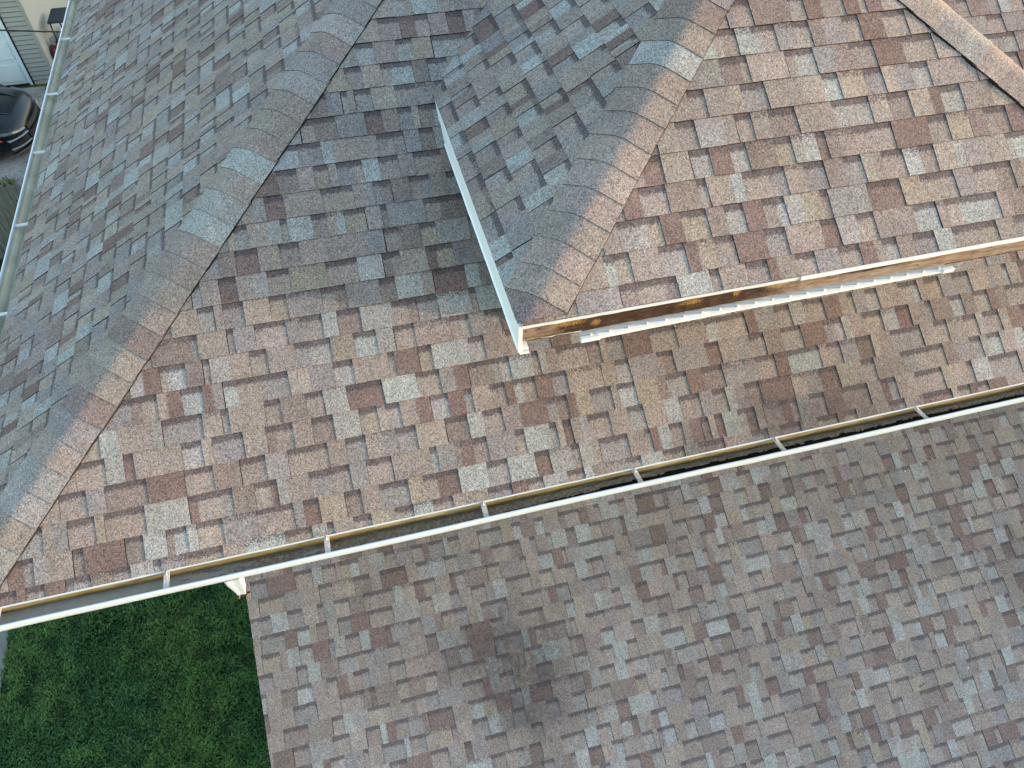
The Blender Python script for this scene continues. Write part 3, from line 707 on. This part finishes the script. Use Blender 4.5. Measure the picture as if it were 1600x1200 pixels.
# grass: individual blades and small clover leaves, one uncountable mass
def blades(name, area, count, hgt, seed, label, cols, patchy=None, wide=.010):
    R_ = random.Random(seed); V, F, Cc = [], [], []
    for i in range(count):
        x = R_.uniform(area[0], area[2]); y = R_.uniform(area[1], area[3])
        if patchy and not patchy(x, y, R_): continue
        k = mn.noise(Vector((x*1.1, y*1.1, seed))) ; k2 = mn.noise(Vector((x*5, y*5, seed+3.0)))
        c = cols[0] if k + k2*.6 + R_.uniform(-.35,.35) < 0 else cols[1]
        if R_.random() < .06: c = cols[2]
        s_ = 1 + R_.uniform(-.45,.6) + k2*.5; c = tuple(max(.002, v*s_) for v in c)
        a = R_.uniform(0, 6.283); h_ = hgt*R_.uniform(.5,1.4)*(1+k2*.5); lean = R_.uniform(.2,1.0)*h_*1.6; w_ = wide*R_.uniform(.6,1.5)
        dx, dy = math.cos(a), math.sin(a); px, py = -dy*w_, dx*w_; z0 = G-.01 + R_.uniform(0,.4)*hgt
        b = len(V)
        V += [(x-px*.5,y-py*.5,z0),(x+px*.5,y+py*.5,z0),(x+dx*lean*.55+px*.6,y+dy*lean*.55+py*.6,z0+h_*.8),(x+dx*lean*.55-px*.6,y+dy*lean*.55-py*.6,z0+h_*.8),(x+dx*lean,y+dy*lean,z0+h_*.85)]
        F += [(b,b+1,b+2,b+3),(b+3,b+2,b+4)]; Cc += [c]*7
    me = bpy.data.meshes.new(name); me.from_pydata(V, [], F)
    ca = me.color_attributes.new('tint', 'FLOAT_COLOR', 'CORNER'); flat = []
    for c in Cc: flat += [c[0], c[1], c[2], 1.0]
    ca.data.foreach_set('color', flat); me.materials.append(M_GRASS)
    return tag(link(bpy.data.objects.new(name, me)), label, 'grass', kind='stuff')
GC = [(.024,.072,.017), (.050,.102,.020), (.09,.135,.04)]
bare = lambda x, y, R_: R_.random() > .65*max(0, 1-((x+1.55)**2+(y-2.5)**2)/.12)
blades('grass', (-2.66,-.6,1.2,3.6), 120000, .030, 21, 'deep green lawn grass in the shade beside the low roof', GC, bare, .0075)
blades('grass', (-2.66,3.6,1.0,9.3), 16000, .06, 22, 'rough green grass behind the house corner', GC, wide=.02)
blades('grass', (-5.8,11.3,-1.5,13.25), 5000, .06, 23, 'thin weedy grass along the near edge of the driveway', [(.05,.085,.02),(.09,.12,.03),(.13,.14,.05)], lambda x,y,R_: mn.noise(Vector((x*1.5,y*2.2,2))) > .06, .018)
blades('grass', (-4.2,14.6,-2.0,16.4), 2500, .05, 24, 'sparse weeds beside the garage wall', [(.05,.075,.02),(.08,.10,.03),(.13,.14,.05)], lambda x,y,R_: mn.noise(Vector((x*1.8,y*1.8,5))) > .1, .016)
blades('weeds', (-4.6,8.6,-2.2,9.8), 7000, .22, 25, 'tall dark weeds growing against the foot of the fence', [(.012,.035,.008),(.03,.06,.012),(.06,.09,.02)], lambda x,y,R_: R_.random() < .35+.65*max(0,min(1,(y-9.0))), .03)

# ------------------------------------------------------------------ wooden fence
fen = empty('fence', (-3.6,9.85,G)); tag(fen, 'dark weathered wooden picket fence with pointed tops in the neighbouring yard', 'fence')
bm = bmesh.new(); x = -8.0; R5 = random.Random(9)
while x < -1.9:
    ht = 1.72 + R5.uniform(-.02,.02); w_ = .118; t = .018; yy = 9.85 + R5.uniform(-.006,.006)
    pr = [(x,G),(x+w_,G),(x+w_,G+ht-.13),(x+w_*.5,G+ht),(x,G+ht-.13)]
    f0 = [bm.verts.new((a, yy, z)) for a, z in pr]; f1 = [bm.verts.new((a, yy+t, z)) for a, z in pr]
    bm.faces.new(f0); bm.faces.new(f1[::-1])
    for k in range(5): bm.faces.new((f0[k], f1[k], f1[(k+1)%5], f0[(k+1)%5]))
    x += w_ + .004
bmesh.ops.recalc_face_normals(bm, faces=bm.faces[:]); obj('picket_panel', bm, M_FEN, fen)
for z in (.35, 1.35):
    bm = bmesh.new(); box(bm, (-8.0,9.875,G+z), (-1.9,9.91,G+z+.09), .004); obj('rail', bm, M_FEN, fen)
for x in (-7.8,-5.9,-4.0,-2.1):
    bm = bmesh.new(); box(bm, (x,9.912,G), (x+.09,10.0,G+1.6), .005); obj('post', bm, M_FEN, fen)

# ------------------------------------------------------------------ neighbour's garage
GX, GY = -3.62, 16.5
gar = empty('garage', (GX, GY, G)); tag(gar, 'beige sided garage with a white panelled door behind the black car', 'garage')
H_ = 2.9
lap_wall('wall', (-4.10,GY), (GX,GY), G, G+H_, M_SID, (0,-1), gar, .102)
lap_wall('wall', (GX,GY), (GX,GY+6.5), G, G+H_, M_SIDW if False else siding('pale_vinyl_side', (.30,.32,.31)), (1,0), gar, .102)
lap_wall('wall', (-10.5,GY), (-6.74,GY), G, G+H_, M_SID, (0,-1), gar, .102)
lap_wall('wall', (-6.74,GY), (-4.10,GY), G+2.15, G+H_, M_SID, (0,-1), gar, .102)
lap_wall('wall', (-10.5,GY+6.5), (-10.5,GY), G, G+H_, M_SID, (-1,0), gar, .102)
bm = bmesh.new(); box(bm, (GX-.05,GY-.024,G), (GX+.026,GY+.05,G+H_), .004); obj('corner_trim', bm, M_SID, gar)
dr = None
bm = bmesh.new(); box(bm, (-6.67,GY+.03,G+.03), (-4.20,GY+.06,G+2.1)); dr = obj('door', bm, M_DOOR, gar)
for k in range(4):
    for j in range(4):
        bm = bmesh.new(); xx = -6.62 + j*.61; zz = G+.09+k*.515
        box(bm, (xx,GY+.018,zz), (xx+.54,GY+.029,zz+.40), .008); obj('door_panel', bm, M_DOOR, dr)
bm = bmesh.new(); box(bm, (-6.74,GY-.02,G), (-6.672,GY+.07,G+2.15)); box(bm, (-4.198,GY-.02,G), (-4.13,GY+.07,G+2.15)); box(bm, (-6.67,GY-.02,G+2.102), (-4.20,GY+.07,G+2.15)); obj('door_frame', bm, M_DOOR, gar)
bm = bmesh.new(); box(bm, (-4.128,GY-.03,G), (-4.095,GY+.02,G+2.15)); box(bm, (-6.67,GY-.03,G-.0), (-4.20,GY+.028,G+.028)); obj('door_seal', bm, M_DARK, gar)
bm = bmesh.new()
rz = G+H_
vs = [bm.verts.new(v) for v in ((-10.8,GY-.3,rz-.05),(GX+.3,GY-.3,rz-.05),(GX+.3,GY+3.25,rz+1.5),(-10.8,GY+3.25,rz+1.5),(-10.8,GY+6.8,rz-.05),(GX+.3,GY+6.8,rz-.05))]
bm.faces.new([vs[i] for i in (0,1,2,3)]); bm.faces.new([vs[i] for i in (3,2,5,4)])
vt = [bm.verts.new(v.co-Vector((0,0,.06))) for v in vs]
bm.faces.new([vt[i] for i in (3,2,1,0)]); bm.faces.new([vt[i] for i in (4,5,2,3)]); bm.faces.new([vs[0],vt[0],vt[1],vs[1]]); bm.faces.new([vs[1],vt[1],vt[2],vs[2]]); bm.faces.new([vs[2],vt[2],vt[5],vs[5]])
obj('roof', bm, plain('garage_roof', (.12,.11,.10), .9, .1, var=.4, sc=30), gar)

# ------------------------------------------------------------------ black sports car, nose towards +x
def build_car():
    car = empty('car', (-5.6, 14.1, G)); tag(car, 'black low sports car nosing out in front of the white garage door', 'car')
    # local frame: X forward (nose at +2.3), Y left; sections along X: (x, half width, z_low, z_belt, z_top, half width top)
    S = [(2.36,.40,.28,.46,.52,.30),(2.30,.66,.20,.50,.62,.50),(2.18,.84,.16,.54,.70,.64),(1.98,.93,.15,.60,.77,.74),(1.6,.96,.16,.66,.83,.76),(1.1,.96,.17,.72,.90,.75),(.75,.95,.18,.76,.95,.74),
         (.35,.94,.18,.80,1.18,.64),(-.1,.94,.18,.82,1.33,.58),(-.7,.94,.18,.84,1.34,.56),(-1.2,.95,.18,.87,1.18,.60),(-1.7,.96,.19,.90,1.02,.72),(-2.1,.90,.24,.86,.96,.72),(-2.32,.74,.34,.72,.84,.58)]
    bm = bmesh.new(); rings = []
    for x, hw, zl, zb, zt, ht in S:
        half = [(0,zl),(hw*.8,zl),(hw*.97,zl+.08),(hw,zl+(zb-zl)*.5),(hw*.985,zb-.06),(hw*.95,zb),(ht+.02 if zt-zb > .2 else (hw*.9), zb+(zt-zb)*.12 if zt-zb>.2 else zb+(zt-zb)*.35),(ht,zt-.05),(ht*.7,zt-.005),(0,zt+.012)]
        ring = [bm.verts.new((x, y, z)) for y, z in half] + [bm.verts.new((x, -y, z)) for y, z in half[-2:0:-1]]
        rings.append(ring)
    n_ = len(rings[0])
    for i in range(len(rings)-1):
        for k in range(n_):
            f = bm.faces.new((rings[i][k], rings[i][(k+1)%n_], rings[i+1][(k+1)%n_], rings[i+1][k])); f.smooth = True
            if 6 <= i <= 10 and k in (6, 11): f.material_index = 1
            if i == 6 and k in (7,8,9,10): f.material_index = 1
    bm.faces.new(rings[0][::-1]); bm.faces.new(rings[-1])
    bmesh.ops.recalc_face_normals(bm, faces=bm.faces[:])
    T = Matrix.Translation((-6.02, 14.36, G)) @ Matrix.Rotation(-.06, 4, 'Z')
    def fin(name, bm_, mat, par=car, smooth=True):
        bmesh.ops.transform(bm_, matrix=T, verts=bm_.verts[:]); bmesh.ops.recalc_face_normals(bm_, faces=bm_.faces[:]); return obj(name, bm_, mat, par, smooth)
    body = fin('body', bm, [M_CAR, M_GLASS])
    md = body.modifiers.new('sub', 'SUBSURF'); md.levels = 2; md.render_levels = 2
    def ribbon(pts, h, depth, name, mat, par=car):
        b_ = bmesh.new(); R = []
        for p in pts:
            p = Vector(p); o_ = Vector((p.x-1.2, p.y, 0)).normalized()*depth
            R.append([b_.verts.new(p), b_.verts.new(p+o_), b_.verts.new(p+o_+Vector((-.02,0,h))), b_.verts.new(p+Vector((-.03,0,h)))])
        for i in range(len(R)-1):
            for k in range(4): b_.faces.new((R[i][k], R[i+1][k], R[i+1][(k+1)%4], R[i][(k+1)%4]))
        b_.faces.new(R[0]); b_.faces.new(R[-1]); return fin(name, b_, mat, par, False)
    for sg in (1, -1):
        ribbon([(2.31,sg*.50,.50),(2.26,sg*.63,.515),(2.16,sg*.76,.54),(2.02,sg*.87,.565),(1.84,sg*.93,.60)], .038, .045, 'headlight', M_LAMP)
        ribbon([(2.33,sg*.52,.27),(2.27,sg*.65,.27),(2.18,sg*.78,.28),(2.08,sg*.88,.30)], .15, .03, 'air_intake', M_TRIM)
        ribbon([(2.335,sg*.50,.43),(2.275,sg*.65,.43),(2.18,sg*.79,.435),(2.07,sg*.90,.44)], .012, .05, 'intake_trim', M_SLV)
        ribbon([(2.335,sg*.50,.255),(2.275,sg*.65,.255),(2.18,sg*.79,.26),(2.07,sg*.90,.27)], .012, .05, 'intake_trim', M_SLV)
        ribbon([(1.98,sg*.925,.47),(1.90,sg*.94,.475),(1.84,sg*.95,.48)], .03, .02, 'side_marker', M_AMB)
    ribbon([(2.36,-.44,.44),(2.40,-.2,.44),(2.41,0,.44),(2.40,.2,.44),(2.36,.44,.44)], .07, .02, 'upper_grille', M_TRIM)
    ribbon([(2.35,-.46,.22),(2.41,-.2,.22),(2.42,0,.22),(2.41,.2,.22),(2.35,.46,.22)], .14, .02, 'lower_grille', M_TRIM)
    ribbon([(2.08,-.88,.14),(2.26,-.62,.13),(2.36,-.25,.13),(2.37,0,.13),(2.36,.25,.13),(2.26,.62,.13),(2.08,.88,.14)], .03, .06, 'splitter', M_TRIM)
    # hood: raised centre and side creases, scoop
    b_ = bmesh.new(); box(b_, (1.25,-.24,.865), (1.62,.24,.905), .015); fin('hood_scoop', b_, M_TRIM)
    for sg in (1,-1):
        b_ = bmesh.new(); tube(b_, [(1.0,sg*.50,.915),(1.4,sg*.46,.875),(1.8,sg*.40,.815),(2.1,sg*.34,.73)], [.012,.016,.016,.008], 8); fin('hood_crease', b_, M_CAR)
        b_ = bmesh.new(); box(b_, (.42,sg*.97-.09,.86), (.62,sg*.97+.09,.98), .03); fin('mirror', b_, M_CAR)
        for wx in (1.42,-1.40):
            b_ = bmesh.new(); prof = [(.0,.20),(.09,.22),(.115,.30),(.115,.335),(.08,.355),(-.08,.355),(-.115,.335),(-.115,.30),(-.09,.22),(.0,.20)]
            N2 = 32; R = []
            for k in range(N2):
                a = 2*math.pi*k/N2; R.append([b_.verts.new((wx+math.cos(a)*r_, sg*.86+yy_, .355+math.sin(a)*r_)) for yy_, r_ in prof[:-1]])
            for k in range(N2):
                for j in range(9): b_.faces.new((R[k][j], R[(k+1)%N2][j], R[(k+1)%N2][(j+1)%9], R[k][(j+1)%9]))
            wh = fin('wheel', b_, M_RUB)
            b_ = bmesh.new()
            for k in range(5):
                a = 2*math.pi*k/5; d_ = Vector((math.cos(a),0,math.sin(a)))
                tube(b_, [Vector((wx,sg*.93,.355)), Vector((wx,sg*.95,.355))+d_*.10, Vector((wx,sg*.93,.355))+d_*.225], [.035,.028,.024], 6)
            fin('rim', b_, M_RIM, wh)
            # dark arch above the wheel
            b_ = bmesh.new(); R = []
            for k in range(15):
                a = math.pi*(-.05+1.1*k/14); R.append([b_.verts.new((wx+math.cos(a)*r_, sg*yy_, .355+math.sin(a)*r_)) for r_, yy_ in ((.375,.975),(.43,.965),(.375,.80))])
            for k in range(14):
                for j in range(3): b_.faces.new((R[k][j], R[k+1][j], R[k+1][(j+1)%3], R[k][(j+1)%3]))
            fin('wheel_arch', b_, M_TRIM)
    return car
build_car()

# ------------------------------------------------------------------ small utility buggy beside the garage
ut = empty('utility_buggy', (-3.0,17.7,G)); tag(ut, 'small red and black utility buggy with a dark flat roof beside the garage', 'utility vehicle')
UX, UY, US = -3.06, 17.45, .62
def ub(name, a, b, mat, bev=.03):
    bm = bmesh.new(); box(bm, (UX+a[0]*US,UY+a[1]*US,G+a[2]*US), (UX+b[0]*US,UY+b[1]*US,G+b[2]*US), bev*US); return obj(name, bm, mat, ut, False)
ub('roof_panel', (-.56,-.85,1.78), (.70,.35,1.86), M_NAVY, .05)
ub('hood', (-.84,-1.0,.50), (.64,-.30,.98), M_RED, .10)
ub('chassis', (-.80,-1.1,.30), (.68,1.25,.55), M_TRIM)
ub('dashboard', (-.45,-.62,.985), (.58,-.45,1.2), M_TRIM)
ub('seat', (-.42,-.20,.99), (.05,.20,1.15), M_RED, .06); ub('seat', (.10,-.20,.99), (.56,.20,1.15), M_RED, .06)
ub('cargo_bed', (-.52,.45,.60), (.66,1.25,.95), M_RED, .03)
ub('front_bumper', (-.60,-1.22,.36), (.54,-1.12,.58), M_TRIM)
def UP(x, y, z): return (UX+x*US, UY+y*US, G+z*US)
for sx in (-.50, .62):
    bm = bmesh.new(); tube(bm, [UP(sx,-.85,.9),UP(sx*.98,-.75,1.78),UP(sx*.98,.3,1.78),UP(sx,.5,.9)], .018, 8); obj('roll_bar', bm, M_TRIM, ut)
    for y in (-.95, .85):
        bm = bmesh.new(); bmesh.ops.create_cone(bm, cap_ends=True, segments=28, radius1=.31*US, radius2=.31*US, depth=.24*US)
        bmesh.ops.bevel(bm, geom=[e for e in bm.edges if len(e.link_faces)==2 and abs(e.calc_face_angle(0))>1], offset=.05*US, segments=2, affect='EDGES')
        bmesh.ops.transform(bm, matrix=Matrix.Translation(UP(sx*1.02,y,.31)) @ Matrix.Rotation(math.pi/2,4,'Y'), verts=bm.verts[:]); obj('wheel', bm, M_RUB, ut)
bm = bmesh.new(); tube(bm, [UP(-.92,-.55,.62),UP(-.98,-.9,.66),UP(-.94,-1.3,.55),UP(-.8,-1.5,.30)], .016, 8); obj('fender_trim', bm, M_SLV, ut)
bm = bmesh.new(); box(bm, UP(-.74,-.85,1.02), UP(-.60,-.72,1.26), .01); obj('mirror', bm, M_SLV, ut)

# ------------------------------------------------------------------ overhead cable
bm = bmesh.new(); pts = []
A_, B_ = Vector((-14.0,14.06,-.9)), Vector((.99,8.99,-1.38))
for i in range(33):
    t = i/32; p = A_.lerp(B_, t); p.z -= .3*4*t*(1-t); pts.append(p)
tube(bm, pts, .011, 8)
tag(obj('overhead_cable', bm, M_CABLE), 'thin black overhead cable crossing in front of the garage siding', 'cable')

# ------------------------------------------------------------------ shrub beyond the buggy and unseen house added to block low sun from the low roof
def shrub(name, c, r, count, seed, label, cat='shrub', cols=((.015,.04,.01),(.035,.075,.015),(.06,.10,.02))):
    root = empty(name, c); tag(root, label, cat); R_ = random.Random(seed); V, F, Cc = [], [], []
    for i in range(count):
        d_ = Vector((R_.gauss(0,1),R_.gauss(0,1),R_.gauss(0,1))).normalized()
        k = mn.noise(d_*1.7+Vector((seed,0,0))); rr = (R_.random()**.35)*(1+.45*k)
        p = Vector((d_.x*r[0]*rr, d_.y*r[1]*rr, r[2]+d_.z*r[2]*rr)) + Vector(c)
        if p.z < c[2]: continue
        M = Matrix.Translation(p) @ Euler((R_.uniform(0,6),R_.uniform(0,6),R_.uniform(0,6))).to_matrix().to_4x4(); s_ = R_.uniform(.04,.09)
        b = len(V); V += [tuple(M @ Vector(v)) for v in ((-s_,0,0),(0,s_*.5,0),(s_,0,0),(0,-s_*.5,0))]; F.append((b,b+1,b+2,b+3))
        col = R_.choice(cols); Cc += [tuple(v*(1+.5*k) for v in col)]*4
    me = bpy.data.meshes.new('foliage'); me.from_pydata(V, [], F); ca = me.color_attributes.new('tint','FLOAT_COLOR','CORNER'); fl = []
    for c_ in Cc: fl += [*c_, 1.0]
    ca.data.foreach_set('color', fl); me.materials.append(M_LEAF); f = link(bpy.data.objects.new('foliage', me), root); f.matrix_parent_inverse = Matrix.Translation(Vector(c)).inverted()
    bm = bmesh.new()
    for k in range(5):
        a = k*1.256; tube(bm, [Vector(c), Vector(c)+Vector((math.cos(a)*r[0]*.3, math.sin(a)*r[1]*.3, r[2]*.9)), Vector(c)+Vector((math.cos(a)*r[0]*.6, math.sin(a)*r[1]*.6, r[2]*1.5))], [.04,.025,.01], 6)
    obj('stem', bm, M_BARK, root)
shrub('shrub', (-2.6,23.6,G), (1.6,1.4,1.1), 5000, 3, 'dark green shrub beyond the buggy at the end of the side yard')

nh = empty('added_shade_house', (23,-8,G)); tag(nh, 'added unseen house with pale siding and a grey gable roof, shading the low roof', 'house')
NZ = 3.9
lap_wall('wall', (19.6,-22), (19.6,26), G, G+NZ, M_SIDW, (-1,0), nh, .15)
lap_wall('wall', (27.4,26), (27.4,-22), G, G+NZ, M_SIDW, (1,0), nh, .15)
for y, o_ in ((-22,-1),(26,1)):
    bm = bmesh.new(); bm.faces.new([bm.verts.new(v) for v in ((19.6,y,G),(27.4,y,G),(27.4,y,G+NZ),(23.5,y,G+NZ+1.98),(19.6,y,G+NZ))]); obj('gable_wall', bm, M_SIDW, nh)
bm = bmesh.new()
for sg in (-1, 1):
    a = [(23.5,-22.4,G+NZ+2.1),(23.5,26.4,G+NZ+2.1),(23.5+sg*4.4,26.4,G+NZ-.2),(23.5+sg*4.4,-22.4,G+NZ-.2)]
    t_ = [bm.verts.new(v) for v in a]; b_ = [bm.verts.new((v[0],v[1],v[2]-.08)) for v in a]
    bm.faces.new(t_); bm.faces.new(b_[::-1])
    for k in range(4): bm.faces.new((t_[k], b_[k], b_[(k+1)%4], t_[(k+1)%4]))
obj('roof', bm, plain('shade_house_roof', (.10,.10,.105), .9, .1, var=.4, sc=25), nh)
for y in (-17,-12,-7,-2,3,8):
    bm = bmesh.new(); box(bm, (19.55,y-.55,G+1.2), (19.58,y+.55,G+2.5)); wf = obj('window', bm, M_WIN, nh)
    bm = bmesh.new(); box(bm, (19.52,y-.65,G+1.1), (19.57,y-.552,G+2.6)); box(bm, (19.52,y+.552,G+1.1), (19.57,y+.65,G+2.6)); box(bm, (19.52,y-.551,G+1.1), (19.57,y+.551,G+1.198)); box(bm, (19.52,y-.551,G+2.502), (19.57,y+.551,G+2.6)); obj('frame', bm, M_WHITE, wf)
